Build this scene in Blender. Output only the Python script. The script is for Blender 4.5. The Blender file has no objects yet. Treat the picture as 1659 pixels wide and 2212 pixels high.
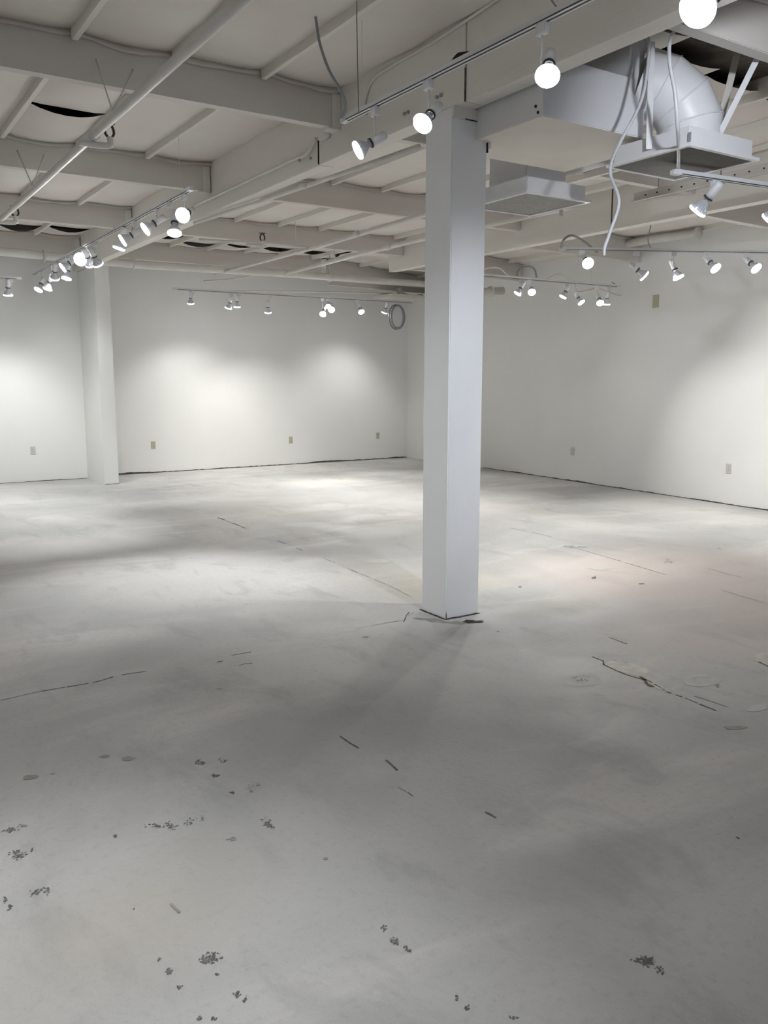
import bpy, bmesh, math, random
from mathutils import Vector, Matrix, noise
random.seed(7)
SC = bpy.context.scene
COL = SC.collection
PI = math.pi

# ---------------------------------------------------------------- camera
FPX, CX, CY, H = 1838.0, 829.5, 1106.0, 1.5
yaw, pitch, roll = math.radians(33.0), math.radians(8.86), math.radians(0.07)
FW = Vector((math.sin(yaw)*math.cos(pitch), math.cos(yaw)*math.cos(pitch), -math.sin(pitch)))
_r = Vector((math.cos(yaw), -math.sin(yaw), 0)); _u = _r.cross(FW)
RT = _r*math.cos(roll) + _u*math.sin(roll)
UP = _u*math.cos(roll) - _r*math.sin(roll)
CAM = Vector((0, 0, H))
cd = bpy.data.cameras.new('camera'); cam = bpy.data.objects.new('camera', cd); COL.objects.link(cam)
cd.sensor_fit = 'HORIZONTAL'; cd.sensor_width = 36.0; cd.lens = FPX/1659.0*36.0
cd.clip_start = 0.05; cd.clip_end = 100
M = Matrix((RT, UP, -FW)).transposed().to_4x4(); M.translation = CAM
cam.matrix_world = M
SC.camera = cam

def ray(px, py):
    return (FW*FPX + RT*(px-CX) - UP*(py-CY)).normalized()
def at(px, py, ax, v):
    """point seen at a pixel of the photograph, on the plane coordinate[ax] = v"""
    d = ray(px, py); t = (v-CAM[ax])/d[ax]
    return CAM + d*t

# ---------------------------------------------------------------- world, exposure, added window fill
SC.view_settings.view_transform = 'Standard'
SC.view_settings.look = 'None'
SC.view_settings.gamma = 1.0
SC.view_settings.use_curve_mapping = False
SC.view_settings.exposure = 0.08
w = bpy.data.worlds.new('World'); SC.world = w; w.use_nodes = True
w.node_tree.nodes['Background'].inputs[0].default_value = (0.62, 0.74, 1.0, 1)
w.node_tree.nodes['Background'].inputs[1].default_value = 0.3

SPOT_W = 160.0
WIN_FILL_W = 8.0
ld = bpy.data.lights.new('added_window_fill', 'AREA'); ld.shape = 'RECTANGLE'; ld.size = 4.2; ld.size_y = 2.3  # added fill light at an unseen window, brightens column and near floor
ld.energy = WIN_FILL_W; ld.color = (0.60, 0.72, 1.0)
lo = bpy.data.objects.new('added_window_fill', ld); COL.objects.link(lo)
lo.location = (4.4, -3.85, 1.5); lo.rotation_euler = (math.radians(90), 0, 0)

# ---------------------------------------------------------------- materials
def srgb(r, g, b):
    f = lambda c: (c/255/12.92) if c/255 <= .04045 else ((c/255+.055)/1.055)**2.4
    return (f(r), f(g), f(b), 1)
def mat(name, col, rough=.6, metal=0, col2=None, scale=6, bump=0, bscale=80, stretch=None, spec=None):
    m = bpy.data.materials.new(name); m.use_nodes = True; nt = m.node_tree; b = nt.nodes['Principled BSDF']
    b.inputs['Roughness'].default_value = rough; b.inputs['Metallic'].default_value = metal
    if spec is not None: b.inputs['Specular IOR Level'].default_value = spec
    b.inputs['Base Color'].default_value = col
    tc = nt.nodes.new('ShaderNodeTexCoord'); out = tc.outputs['Object']
    if stretch:
        mp = nt.nodes.new('ShaderNodeMapping'); mp.inputs['Scale'].default_value = stretch
        nt.links.new(out, mp.inputs[0]); out = mp.outputs[0]
    if col2:
        n = nt.nodes.new('ShaderNodeTexNoise'); n.inputs['Scale'].default_value = scale
        n.inputs['Detail'].default_value = 5; nt.links.new(out, n.inputs[0])
        r = nt.nodes.new('ShaderNodeMapRange'); r.inputs[1].default_value = .35; r.inputs[2].default_value = .65
        nt.links.new(n.outputs[0], r.inputs[0])
        mx = nt.nodes.new('ShaderNodeMix'); mx.data_type = 'RGBA'
        mx.inputs[6].default_value = col; mx.inputs[7].default_value = col2
        nt.links.new(r.outputs[0], mx.inputs[0]); nt.links.new(mx.outputs[2], b.inputs['Base Color'])
    if bump:
        n2 = nt.nodes.new('ShaderNodeTexNoise'); n2.inputs['Scale'].default_value = bscale; n2.inputs['Detail'].default_value = 3
        nt.links.new(out, n2.inputs[0])
        bp = nt.nodes.new('ShaderNodeBump'); bp.inputs['Strength'].default_value = bump; bp.inputs['Distance'].default_value = .01
        nt.links.new(n2.outputs[0], bp.inputs['Height']); nt.links.new(bp.outputs[0], b.inputs['Normal'])
    return m
M_WALL = mat('wall_paint', (.86,.86,.84,1), .55, col2=(.835,.835,.81,1), scale=1.2, bump=.08, bscale=60)
M_COLUMN = mat('column_paint', (.86,.865,.87,1), .5, col2=(.83,.835,.84,1), scale=3, bump=.1, bscale=90)
M_BEAM = mat('beam_paint', (.81,.785,.73,1), .6, col2=(.77,.73,.68,1), scale=1.6, bump=.15, bscale=40, stretch=(3,.6,3))
M_PURLIN = mat('purlin_paint', (.66,.645,.595,1), .6, col2=(.645,.59,.55,1), scale=1.8, bump=.15, bscale=40, stretch=(.6,3,3))
M_BATT = mat('insulation_paint', (.77,.75,.69,1), .75, col2=(.76,.68,.635,1), scale=1.5, bump=.35, bscale=14)
M_DECK = mat('roof_deck', (.05,.042,.035,1), .9, col2=(.09,.075,.06,1), scale=8)  # shade of the roof void is put into this dark brown
M_DUCT = mat('duct_paint', (.74,.74,.75,1), .4, col2=(.70,.70,.71,1), scale=3, bump=.05)
M_DUCTB = mat('duct_board', (.80,.76,.69,1), .7, col2=(.76,.71,.64,1), scale=4, bump=.1)
M_PIPE = mat('pipe_paint', (.74,.725,.69,1), .4, col2=(.68,.66,.62,1), scale=5)
M_WHITE = mat('white_enamel', (.74,.74,.75,1), .35, col2=(.70,.70,.71,1), scale=9)
M_GREYM = mat('grey_metal', (.42,.42,.43,1), .35, metal=.4, col2=(.36,.36,.37,1), scale=9)
M_RIB = mat('bulb_reflector', (.66,.68,.72,1), .2, metal=.3, col2=(.6,.62,.66,1), scale=20)
M_DARK = mat('dark_rubber', (.03,.03,.03,1), .5, col2=(.05,.05,.05,1), scale=9)
M_SLOT = mat('track_slot', (.02,.02,.02,1), .5, col2=(.03,.03,.03,1), scale=9)
M_WIRE = mat('wire', (.30,.29,.27,1), .5, col2=(.22,.21,.2,1), scale=12)
M_CABLE = mat('white_cable', (.62,.63,.65,1), .4, col2=(.56,.57,.6,1), scale=12)
M_GREYCABLE = mat('grey_cable', (.24,.26,.28,1), .4, col2=(.3,.3,.3,1), scale=12)
M_GRILLE = mat('grille_louvre', (.30,.28,.25,1), .6, col2=(.26,.245,.22,1), scale=12)
M_GRID = mat('egg_crate', (.34,.33,.31,1), .6, col2=(.27,.26,.24,1), scale=40)
M_VOID = mat('dark_cavity', (.012,.011,.010,1), .9, col2=(.02,.018,.016,1), scale=12)
M_IVORY = mat('ivory_plastic', (.52,.50,.36,1), .35, col2=(.50,.48,.35,1), scale=30)
M_WPLATE = mat('white_plastic', (.62,.60,.57,1), .35, col2=(.60,.58,.55,1), scale=30)
M_BRASS = mat('brass', (.07,.05,.035,1), .5, metal=0, col2=(.06,.05,.04,1), scale=40)
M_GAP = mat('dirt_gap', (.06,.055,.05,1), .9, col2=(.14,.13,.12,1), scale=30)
M_GLASS = mat('window_frame_paint', (.3,.3,.3,1), .4, col2=(.28,.28,.28,1), scale=8)
M_LENS = bpy.data.materials.new('lit_lens'); M_LENS.use_nodes = True
_b = M_LENS.node_tree.nodes['Principled BSDF']; _b.inputs['Base Color'].default_value = (.9,.9,.9,1)
_b.inputs['Emission Color'].default_value = (.94,.97,1,1); _b.inputs['Emission Strength'].default_value = 36
M_LENS.cycles.emission_sampling = 'AUTO'

# ---------------------------------------------------------------- helpers
def obj(name, bm, m, parent=None, smooth=False, **props):
    me = bpy.data.meshes.new(name); bm.normal_update(); bm.to_mesh(me); bm.free()
    if smooth:
        for p in me.polygons: p.use_smooth = True
    for mm in (m if isinstance(m, (list, tuple)) else [m]): me.materials.append(mm)
    o = bpy.data.objects.new(name, me); COL.objects.link(o)
    if parent: o.parent = parent
    for k, v in props.items(): o[k] = v
    return o
def thing(name, label, cat, loc=(0,0,0), group=None):
    o = bpy.data.objects.new(name, None); COL.objects.link(o); o.location = loc; o.empty_display_size = .1
    o['label'] = label; o['category'] = cat
    if group: o['group'] = group
    return o
def tag(o, label, cat, group=None):
    o['label'] = label; o['category'] = cat
    if group: o['group'] = group
    return o
def box(bm, x0, y0, z0, x1, y1, z1, bev=0):
    v = [bm.verts.new(p) for p in ((x0,y0,z0),(x1,y0,z0),(x1,y1,z0),(x0,y1,z0),(x0,y0,z1),(x1,y0,z1),(x1,y1,z1),(x0,y1,z1))]
    fs = [bm.faces.new([v[i] for i in f]) for f in ((3,2,1,0),(4,5,6,7),(0,1,5,4),(1,2,6,5),(2,3,7,6),(3,0,4,7))]
    if bev:
        es = list({e for f in fs for e in f.edges})
        bmesh.ops.bevel(bm, geom=es, offset=bev, segments=2, affect='EDGES')
    return bm
def bx(*a, bev=0):
    return box(bmesh.new(), *a, bev=bev)
def frame(d):
    d = d.normalized(); a = Vector((0,0,1)) if abs(d.z) < .9 else Vector((1,0,0))
    x = a.cross(d).normalized(); y = d.cross(x)
    return x, y, d
def tube(bm, pts, r, n=10, caps=True):
    """sweep a circle of radius r (number or list) along points"""
    pts = [Vector(p) for p in pts]; rs = r if isinstance(r, (list, tuple)) else [r]*len(pts)
    rings = []; px = None
    for i, p in enumerate(pts):
        d = (pts[min(i+1, len(pts)-1)] - pts[max(i-1, 0)])
        if px is None: x, y, _ = frame(d)
        else:
            dn = d.normalized(); x = (px - dn*px.dot(dn)).normalized(); y = dn.cross(x)
        px = x
        rings.append([bm.verts.new(p + (x*math.cos(2*PI*k/n) + y*math.sin(2*PI*k/n))*rs[i]) for k in range(n)])
    for a, b in zip(rings, rings[1:]):
        for k in range(n): bm.faces.new((a[k], a[(k+1) % n], b[(k+1) % n], b[k]))
    if caps: bm.faces.new(rings[0][::-1]); bm.faces.new(rings[-1])
    return bm
def tb(pts, r, n=10): return tube(bmesh.new(), pts, r, n)
def spline(pts, k=8):
    """Catmull-Rom through points"""
    P = [Vector(p) for p in pts]; P = [P[0]*2-P[1]] + P + [P[-1]*2-P[-2]]; out = []
    for i in range(1, len(P)-2):
        for j in range(k):
            t = j/k; a, b, c, d = P[i-1:i+3]
            out.append(.5*((2*b) + (c-a)*t + (2*a-5*b+4*c-d)*t*t + (3*b-a-3*c+d)*t**3))
    out.append(P[-2]); return out
def lathe(bm, prof, n=24, flute=0, nfl=0, caps=True):
    rings = []
    for (r, z) in prof:
        rings.append([bm.verts.new(((r + (flute if (nfl and k % 2) else 0)*min(1, r/.05))*math.cos(2*PI*k/n),
                                    (r + (flute if (nfl and k % 2) else 0)*min(1, r/.05))*math.sin(2*PI*k/n), z)) for k in range(n)])
    for a, b in zip(rings, rings[1:]):
        for k in range(n): bm.faces.new((a[k], a[(k+1) % n], b[(k+1) % n], b[k]))
    if caps: bm.faces.new(rings[0][::-1]); bm.faces.new(rings[-1])
    return bm

# ---------------------------------------------------------------- floor
def floor_material():
    m = bpy.data.materials.new('ground_concrete'); m.use_nodes = True; nt = m.node_tree; L = nt.links
    b = nt.nodes['Principled BSDF']
    tc = nt.nodes.new('ShaderNodeTexCoord'); P = tc.outputs['Object']
    def nse(scale, detail=4, stretch=(1,1,1), rough=.55, dist=0):
        mp = nt.nodes.new('ShaderNodeMapping'); mp.inputs['Scale'].default_value = stretch; L.new(P, mp.inputs[0])
        n = nt.nodes.new('ShaderNodeTexNoise'); n.inputs['Scale'].default_value = scale; n.inputs['Detail'].default_value = detail
        n.inputs['Roughness'].default_value = rough; n.inputs['Distortion'].default_value = dist
        L.new(mp.outputs[0], n.inputs[0]); return n.outputs[0]
    def mr(s, a, b_, c=0, d=1):
        r = nt.nodes.new('ShaderNodeMapRange'); r.interpolation_type = 'SMOOTHSTEP'
        for i, v in zip((1,2,3,4), (a, b_, c, d)): r.inputs[i].default_value = v
        L.new(s, r.inputs[0]); return r.outputs[0]
    def mix(f, a, c, mode='MIX'):
        x = nt.nodes.new('ShaderNodeMix'); x.data_type = 'RGBA'; x.blend_type = mode
        for i, v in ((0, f), (6, a), (7, c)):
            if isinstance(v, (tuple, float, int)): x.inputs[i].default_value = v
            else: L.new(v, x.inputs[i])
        return x.outputs[2]
    def mul(a, c):
        x = nt.nodes.new('ShaderNodeMath'); x.operation = 'MULTIPLY'
        for i, v in ((0, a), (1, c)):
            if isinstance(v, (float, int)): x.inputs[i].default_value = v
            else: L.new(v, x.inputs[i])
        return x.outputs[0]
    def blob(x, y, rx, ry, soft=.5, rot=0):
        wv = nt.nodes.new('ShaderNodeVectorMath'); wv.operation = 'ADD'
        L.new(P, wv.inputs[0])
        nn = nt.nodes.new('ShaderNodeTexNoise'); nn.inputs['Scale'].default_value = 2.5/max(rx, ry)*.5; L.new(P, nn.inputs[0])
        sv = nt.nodes.new('ShaderNodeVectorMath'); sv.operation = 'SCALE'; sv.inputs['Scale'].default_value = max(rx, ry)*.6
        L.new(nn.outputs['Color'], sv.inputs[0]); L.new(sv.outputs[0], wv.inputs[1])
        off = max(rx, ry)*.3
        mp = nt.nodes.new('ShaderNodeMapping'); mp.vector_type = 'TEXTURE'
        mp.inputs['Location'].default_value = (x+off, y+off, off); mp.inputs['Rotation'].default_value = (0,0,rot)
        mp.inputs['Scale'].default_value = (rx, ry, 100); L.new(wv.outputs[0], mp.inputs[0])
        ln = nt.nodes.new('ShaderNodeVectorMath'); ln.operation = 'LENGTH'; L.new(mp.outputs[0], ln.inputs[0])
        return mr(ln.outputs['Value'], 1-soft, 1, 1, 0)
    c = mix(mr(nse(.55, 5, dist=.6), .35, .65), (.44,.44,.43,1), (.56,.55,.53,1))
    c = mix(mul(mr(nse(1.1, 6, (.5,1.5,1), .6, .8), .50, .68), .55), c, (.66,.63,.60,1))      # pale trowel smears
    c = mix(mul(mr(nse(2.4, 6, (1.4,.6,1), .65, .5), .52, .68), .42), c, (.33,.33,.325,1))   # darker clouds
    c = mix(mul(mr(nse(30, 3), .5, .75), .22), c, (.30,.30,.30,1))
    c = mix(mul(mr(nse(160, 2), .62, .72), .35), c, (.22,.22,.22,1))                           # fine pits
    for (x, y, rx, ry, rot, col, a) in (
        (5.4, 4.2, 1.6, 1.5, 0, (.60,.50,.46,1), .55),     # pinkish slab on the right
        (5.0, 2.9, 1.5, .9, 0, (.58,.48,.45,1), .5),
        (4.3, 3.3, .9, .5, .5, (.52,.46,.44,1), .4),
        (3.75, 4.9, .8, .5, 0, (.50,.47,.36,1), .45),      # yellowish by the column
        (3.1, 3.9, .35, .16, .3, (.27,.265,.25,1), .5),
        (3.9, 4.0, .6, .25, 0, (.36,.34,.29,1), .45),
        (0.6, 2.2, .7, .4, .4, (.50,.45,.38,1), .35),
        (4.6, 7.0, .7, .35, .4, (.56,.55,.52,1), .5),
        (4.4, 9.5, 1.0, .5, .2, (.52,.51,.48,1), .5),
        (1.6, 7.6, 1.6, .5, .1, (.55,.54,.52,1), .5),
        (1.9, 1.7, .4, .2, 0, (.34,.34,.34,1), .4),
    ):
        c = mix(mul(blob(x, y, rx, ry, .75, rot), a), c, col)
    L.new(c, b.inputs['Base Color'])
    L.new(mr(nse(1.5, 4), .3, .7, .60, .78), b.inputs['Roughness'])
    b.inputs['Specular IOR Level'].default_value = .30
    bp = nt.nodes.new('ShaderNodeBump'); bp.inputs['Strength'].default_value = .12; bp.inputs['Distance'].default_value = .01
    L.new(nse(45, 5), bp.inputs['Height']); L.new(bp.outputs[0], b.inputs['Normal'])
    return m
M_FLOOR = floor_material()
X0, X1, Y0, Y1 = -3.2, 9.36, -3.9, 13.6
ZR = 3.62
floor = obj('floor', bx(X0-.2, Y0-.2, -.15, X1+.3, Y1+.3, 0), M_FLOOR, kind='structure')

# ---------------------------------------------------------------- walls
def quadwall(name, p, q, thick, z1=ZR):
    p, q = Vector(p), Vector(q); d = (q-p); n = Vector((d.y, -d.x, 0)).normalized()*thick
    bm = bmesh.new(); vs = [p, q, q+n, p+n]
    lo_ = [bm.verts.new((v.x, v.y, 0)) for v in vs]; hi = [bm.verts.new((v.x, v.y, z1)) for v in vs]
    bm.faces.new(lo_[::-1]); bm.faces.new(hi)
    for i in range(4): bm.faces.new((lo_[i], lo_[(i+1) % 4], hi[(i+1) % 4], hi[i]))
    bmesh.ops.recalc_face_normals(bm, faces=bm.faces)
    return obj(name, bm, M_WALL, kind='structure')
RWX = lambda y: 9.38 + (y-11.3)*(.0 if y > 11.3 else .0575)      # the right wall leans in a little towards the camera
wr1 = quadwall('wall_right', (9.06-.0575*9.76, -4.0, 0), (9.38, 11.3, 0), .15)
bm = bmesh.new(); bm.from_mesh(wr1.data)
for a in (0,):
    vs = [(9.38,11.3),(9.38,13.75),(9.53,13.75),(9.53,11.3)]
    l_ = [bm.verts.new((x,y,0)) for x,y in vs]; h_ = [bm.verts.new((x,y,ZR)) for x,y in vs]
    bm.faces.new(l_[::-1]); bm.faces.new(h_)
    for i in range(4): bm.faces.new((l_[i], l_[(i+1)%4], h_[(i+1)%4], h_[i]))
bmesh.ops.recalc_face_normals(bm, faces=bm.faces); bm.to_mesh(wr1.data); bm.free()
# back wall : y 13.52 at the pillar, 13.62 at the corner
wb = quadwall('wall_back', (9.38, 13.62, 0), (3.35, 13.52, 0), .15)
wl = quadwall('wall_back_left', (3.25, 13.33, 0), (X0, 13.25, 0), .15)
wp = obj('wall_partition', bx(3.25, 12.37, 0, 3.45, 13.52, 3.055), M_WALL, kind='structure')
obj('wall_left', bx(X0-.15, Y0, 0, X0, 13.25, ZR), M_WALL, kind='structure')
# front wall behind the camera with an added, unseen shop window
bm = bmesh.new()
box(bm, X0, Y0-.15, 0, 2.2, Y0, ZR); box(bm, 6.6, Y0-.15, 0, 8.5, Y0, ZR)
box(bm, 2.2, Y0-.15, 2.75, 6.6, Y0, ZR); box(bm, 2.2, Y0-.15, 0, 6.6, Y0, .3)
obj('wall_front', bm, M_WALL, kind='structure')
bm = bmesh.new()
for x in (2.2, 4.37, 6.54): box(bm, x, Y0-.12, .3, x+.06, Y0-.04, 2.75)
box(bm, 2.2, Y0-.12, .3, 6.6, Y0-.04, .36); box(bm, 2.2, Y0-.12, 2.69, 6.6, Y0-.04, 2.75)
obj('window_added_1', bm, M_GLASS, kind='structure')  # added window, unseen, goes with the fill light behind the camera

# dark rough gap along the foot of the walls
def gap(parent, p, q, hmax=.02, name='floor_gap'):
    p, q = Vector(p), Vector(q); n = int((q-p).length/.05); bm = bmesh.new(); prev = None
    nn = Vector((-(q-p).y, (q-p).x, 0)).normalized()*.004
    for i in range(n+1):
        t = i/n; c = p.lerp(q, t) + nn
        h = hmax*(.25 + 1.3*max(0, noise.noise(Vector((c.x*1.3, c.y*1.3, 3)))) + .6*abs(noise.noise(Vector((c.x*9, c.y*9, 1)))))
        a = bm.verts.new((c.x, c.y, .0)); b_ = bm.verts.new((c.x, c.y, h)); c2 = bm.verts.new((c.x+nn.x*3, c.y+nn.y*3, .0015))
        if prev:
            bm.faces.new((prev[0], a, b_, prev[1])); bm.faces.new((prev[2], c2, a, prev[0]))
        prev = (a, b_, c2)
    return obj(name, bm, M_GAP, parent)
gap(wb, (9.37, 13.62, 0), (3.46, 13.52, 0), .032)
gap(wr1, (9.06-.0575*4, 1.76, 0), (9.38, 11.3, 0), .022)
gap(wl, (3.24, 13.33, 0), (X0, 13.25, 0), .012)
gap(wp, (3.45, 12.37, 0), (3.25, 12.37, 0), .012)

# ---------------------------------------------------------------- ceiling: dark deck, painted insulation batts, battens
def roofz(x):                       # underside of the batts; the roof falls a little towards the right wall
    return 3.5 if x < 7.2 else 3.5 - .2*(x-7.2)/2.1
PY = [0.55, 3.0, 5.46, 7.9, 10.36, 12.8]          # purlins, 8 ft apart
MBX = (3.18, 3.32)                                 # main beam
B2X = (7.06, 7.2)
bm = bmesh.new(); box(bm, X0-.2, Y0-.2, 3.585, X1+.3, Y1+.3, 3.66)
ceil = obj('ceiling', bm, M_DECK, kind='structure')
batx = []
x = 3.18 - .6
while x > X0: batx.append(x); x -= .6
x = 3.32 + .56
while x < 7.0: batx.append(x); x += .6
batx += [7.8, 8.4, 9.0]
batx.sort()
bm = bmesh.new()
edges = sorted(batx + [X0, 3.2, 3.3, 7.08, 7.18, 9.45])
rows = [Y0] + PY + [13.62]
def batt(xa, xb, ya, yb, sag, lift, nx=6, ny=10, ca=0, cb=0):
    vs = []
    for j in range(ny+1):
        for i in range(nx+1):
            u, v = i/nx, j/ny; X = xa+(xb-xa)*u; Y = ya+(yb-ya)*v
            z = roofz(X) + lift - sag*(math.sin(PI*u)**.7)*(.55+.45*math.sin(PI*v))
            z += .012*noise.noise(Vector((X*3, Y*3, 0))) + ca*(1-v)**3*math.sin(PI*u) + cb*v**3*math.sin(PI*u)
            vs.append(bm.verts.new((X, Y + .02*noise.noise(Vector((X*4, ya, 5)))*(1-abs(2*v-1)), z)))
    for j in range(ny):
        for i in range(nx):
            a = j*(nx+1)+i; bm.faces.new((vs[a], vs[a+nx+1], vs[a+nx+2], vs[a+1]))
    # ragged lap of the facing, folded down on the purlins
    for row, Y in ((range(nx+1), ya), (range(ny*(nx+1), (ny+1)*(nx+1)), yb)):
        if not any(abs(Y-q) < .025 or abs(Y-.02-q) < .025 for q in PY): continue
        low = []
        for k in row:
            v = vs[k]; low.append(bm.verts.new((v.co.x, v.co.y, v.co.z-.022-.035*abs(noise.noise(Vector((v.co.x*2.6, Y, 7)))))))
        row = list(row)
        for k in range(nx): bm.faces.new((vs[row[k]], vs[row[k+1]], low[k+1], low[k]))
for ya, yb in zip(rows, rows[1:]):
    for xa, xb in zip(edges, edges[1:]):
        if xb-xa < .2: continue
        mid = ya + (yb-ya)*.55
        g = 0.004
        sag = random.uniform(.02, .055)
        y0_, y1_ = ya+.02, yb-.02
        if xb < 3.3:
            if abs(ya-5.46) < .1 and abs(xa-1.38) < .1: mid, g = 6.93, .045
            if ya > 10: mid, g = 12.2+random.uniform(-.12,.12), random.choice((.03,.06,.10))
            if ya > 12: mid, g = 13.2, .002
        elif xb < 7.2:
            if abs(ya-3.0) < .1: y0_ = 3.8 + .12*(xa-4.4) + random.uniform(-.03,.03) if xa > 3.9 else 3.55; mid = 4.6
            if 10 < ya < 12: mid, g = 12.25+random.uniform(-.2,.2), random.choice((.03,.06,.10))
        lift = random.uniform(-.004, .008)
        if g > .005:
            batt(xa+.01, xb-.01, y0_, mid-g*.2, sag, lift, cb=.012)
            batt(xa+.01, xb-.01, mid+g*.2, y1_, sag, lift, ca=-g*.8)
        else: batt(xa+.01, xb-.01, y0_, y1_, sag, lift, ny=18)
obj('insulation_batts', bm, M_BATT, ceil, smooth=True)
for ya, yb in zip(rows[1:], rows[2:]):
    for x in batx:
        if x < .3: continue
        if ya < 3 and x > 3.3: continue
        if abs(ya-3.0) < .1 and 3.3 < x < 5.6: continue
        z = roofz(x)
        obj('roof_batten', bx(x-.019, ya+.03, z-.055, x+.019, yb-.03, 3.59, bev=.003), M_BEAM, ceil)
# torn insulation hanging behind the main beam, at the top right
bm = bmesh.new(); n = 14; vs = []
for j in range(n+1):
    for i in range(n+1):
        u, v = i/n, j/n
        X = 3.36+1.05*u; Y = 2.98+.42*v + .10*noise.noise(Vector((u*5, 0, 2)))*v
        z = 3.50 - .10*math.sin(PI*min(1, u*1.1))*math.sin(PI*min(1, v+.25)) + .05*noise.noise(Vector((u*4, v*4, 9)))
        vs.append(bm.verts.new((X, Y, z)))
for j in range(n):
    for i in range(n):
        a = j*(n+1)+i; bm.faces.new((vs[a], vs[a+n+1], vs[a+n+2], vs[a+1]))
obj('torn_insulation', bm, M_BATT, ceil, smooth=True, label='torn sagging insulation batt')

# ---------------------------------------------------------------- beams
def beam(name, label, parts, m, grp=None):
    t = thing(name, label, 'beam', parts[0][1][:3], grp)
    for nm, b_, mm in parts:
        x0, y0, z0, x1, y1, z1 = b_; lx, ly, lz = t.location
        obj(nm, bx(x0-lx, y0-ly, z0-lz, x1-lx, y1-ly, z1-lz, bev=.004), mm, t)
    return t
def child_box(name, t, b_, m, bev=0, **k):
    x0, y0, z0, x1, y1, z1 = b_; lx, ly, lz = t.location
    return obj(name, bx(x0-lx, y0-ly, z0-lz, x1-lx, y1-ly, z1-lz, bev=bev), m, t, **k)
mb = beam('roof_beam', 'thick main roof beam running over the square column', [
    ('girder', (MBX[0], 4.06, 3.06, MBX[1], 5.78, 3.58), M_BEAM),
    ('girder', (MBX[0]+.003, Y0, 3.06, MBX[1]-.003, 4.055, 3.58), M_BEAM),
    ('girder', (MBX[0]+.012, 5.79, 3.06, MBX[1]-.01, 13.52, 3.58), M_BEAM)], M_BEAM)
child_box('saddle_plate', mb, (3.176, 5.783, 3.065, 3.19, 5.792, 3.23), M_VOID)
child_box('splice_seam', mb, (3.176, 4.053, 3.06, 3.184, 4.061, 3.24), M_GAP)
# bolts in the near face
for (y, z) in ((4.28, 3.15), (4.32, 3.15), (4.62, 3.14), (4.66, 3.14), (5.9, 3.13), (6.08, 3.15)):
    lx, ly, lz = mb.location
    obj('bolt', tb([(3.18-lx, y-ly, z-lz), (3.168-lx, y-ly, z-lz)], .011, 8), M_GREYM, mb)
# dark break-out in the beam above the track
bm = bmesh.new()
hp = [at(px, py, 0, 3.1785) for px, py in ((974,134),(982,122),(990,114),(1010,111),(1028,110),(1022,120),(1005,128),(990,135),(986,131))]
lx, ly, lz = mb.location
vs = [bm.verts.new((p.x-lx, p.y-ly, p.z-lz)) for p in hp]; vb = [bm.verts.new((p.x-lx-.003, p.y-ly, p.z-lz)) for p in hp]
bm.faces.new(vb[::-1])
for i in range(len(vs)): bm.faces.new((vs[i], vs[(i+1) % len(vs)], vb[(i+1) % len(vs)], vb[i]))
obj('broken_hole', bm, M_VOID, mb, label='dark broken hole in the beam face')
b2 = beam('roof_beam', 'far roof beam right of the column, parallel to the right wall', [
    ('girder', (B2X[0], 6.5, 3.06, B2X[1], 10.75, 3.58), M_BEAM), ('girder', (B2X[0], Y0, 3.06, B2X[1], 6.49, 3.58), M_BEAM)], M_BEAM)
child_box('splice_seam', b2, (7.056, 6.49, 3.06, 7.063, 6.502, 3.5), M_GAP)
LBL = {3.0: ('purlin crossing the top of the photo left of the main beam, out of view', 'purlin in the top right corner beyond the main beam'),
       5.46: ('large purlin across the top left, nearest of those left of the main beam', 'purlin half hidden behind the air duct and grilles'),
       7.9: ('second purlin left of the main beam, ending above the far track', 'purlin right of the main beam, just left of the column'),
       10.36: ('third purlin left of the main beam, behind the bright far track', 'far purlin with a sprinkler below it, left of the column'),
       12.8: ('farthest purlin on the left, just above the thick pipe', 'farthest purlin in the middle, above the thick pipe')}
for y in PY[1:]:
    for k, (xa, xb) in enumerate(((X0, 3.178), (3.322, 7.058))):
        if y == 3.0 and k == 0: continue
        t = beam('roof_purlin', LBL[y][k], [('timber', (xa, y, 3.24, xb, y+.085, 3.58), M_PURLIN)], M_PURLIN, 'roof purlins')
        lx, ly, lz = t.location
        if k == 0:      # steel joist hanger at the main beam
            bm = bmesh.new(); box(bm, xb-.10-lx, y-.006-ly, 3.225-lz, xb-lx, y+.091-ly, 3.24-lz)
            box(bm, xb-.07-lx, y-.008-ly, 3.24-lz, xb-lx, y-.001-ly, 3.46-lz)
            obj('joist_hanger', bm, M_PIPE, t)
for y in PY[1:]:
    o = bx(7.202, y, 3.06, 9.34, y+.085, 3.5)
    bmesh.ops.translate(o, verts=[v for v in o.verts if v.co.x > 9], vec=(0,0,-.03))
    tag(obj('roof_purlin', o, M_PURLIN), {3.0:'purlin near the right edge between far beam and right wall', 5.46:'short purlin above the long right-hand track',
        7.9:'short purlin right of the column, over the cable arch', 10.36:'short purlin deep in the right corner', 12.8:'last short purlin against the back right corner'}[y], 'beam', 'short purlins')

# ---------------------------------------------------------------- column
col = thing('column', 'white square column standing in the middle of the floor', 'column', (3.17, 4.16, 0))
bm = bx(0, 0, .0, .262, .265, 3.06, bev=.006)
obj('shaft', bm, M_COLUMN, col)
bm = bmesh.new(); box(bm, -.004, -.02, 3.0, .285, .0, 3.06); box(bm, .264, -.02, 2.86, .276, .12, 3.06)
obj('cap_bracket', bm, M_PIPE, col, label='painted steel bracket')
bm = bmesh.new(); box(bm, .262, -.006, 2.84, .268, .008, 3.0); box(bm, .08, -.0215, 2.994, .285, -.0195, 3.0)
obj('bracket_shadow_gap', bm, M_VOID, col)
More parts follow.
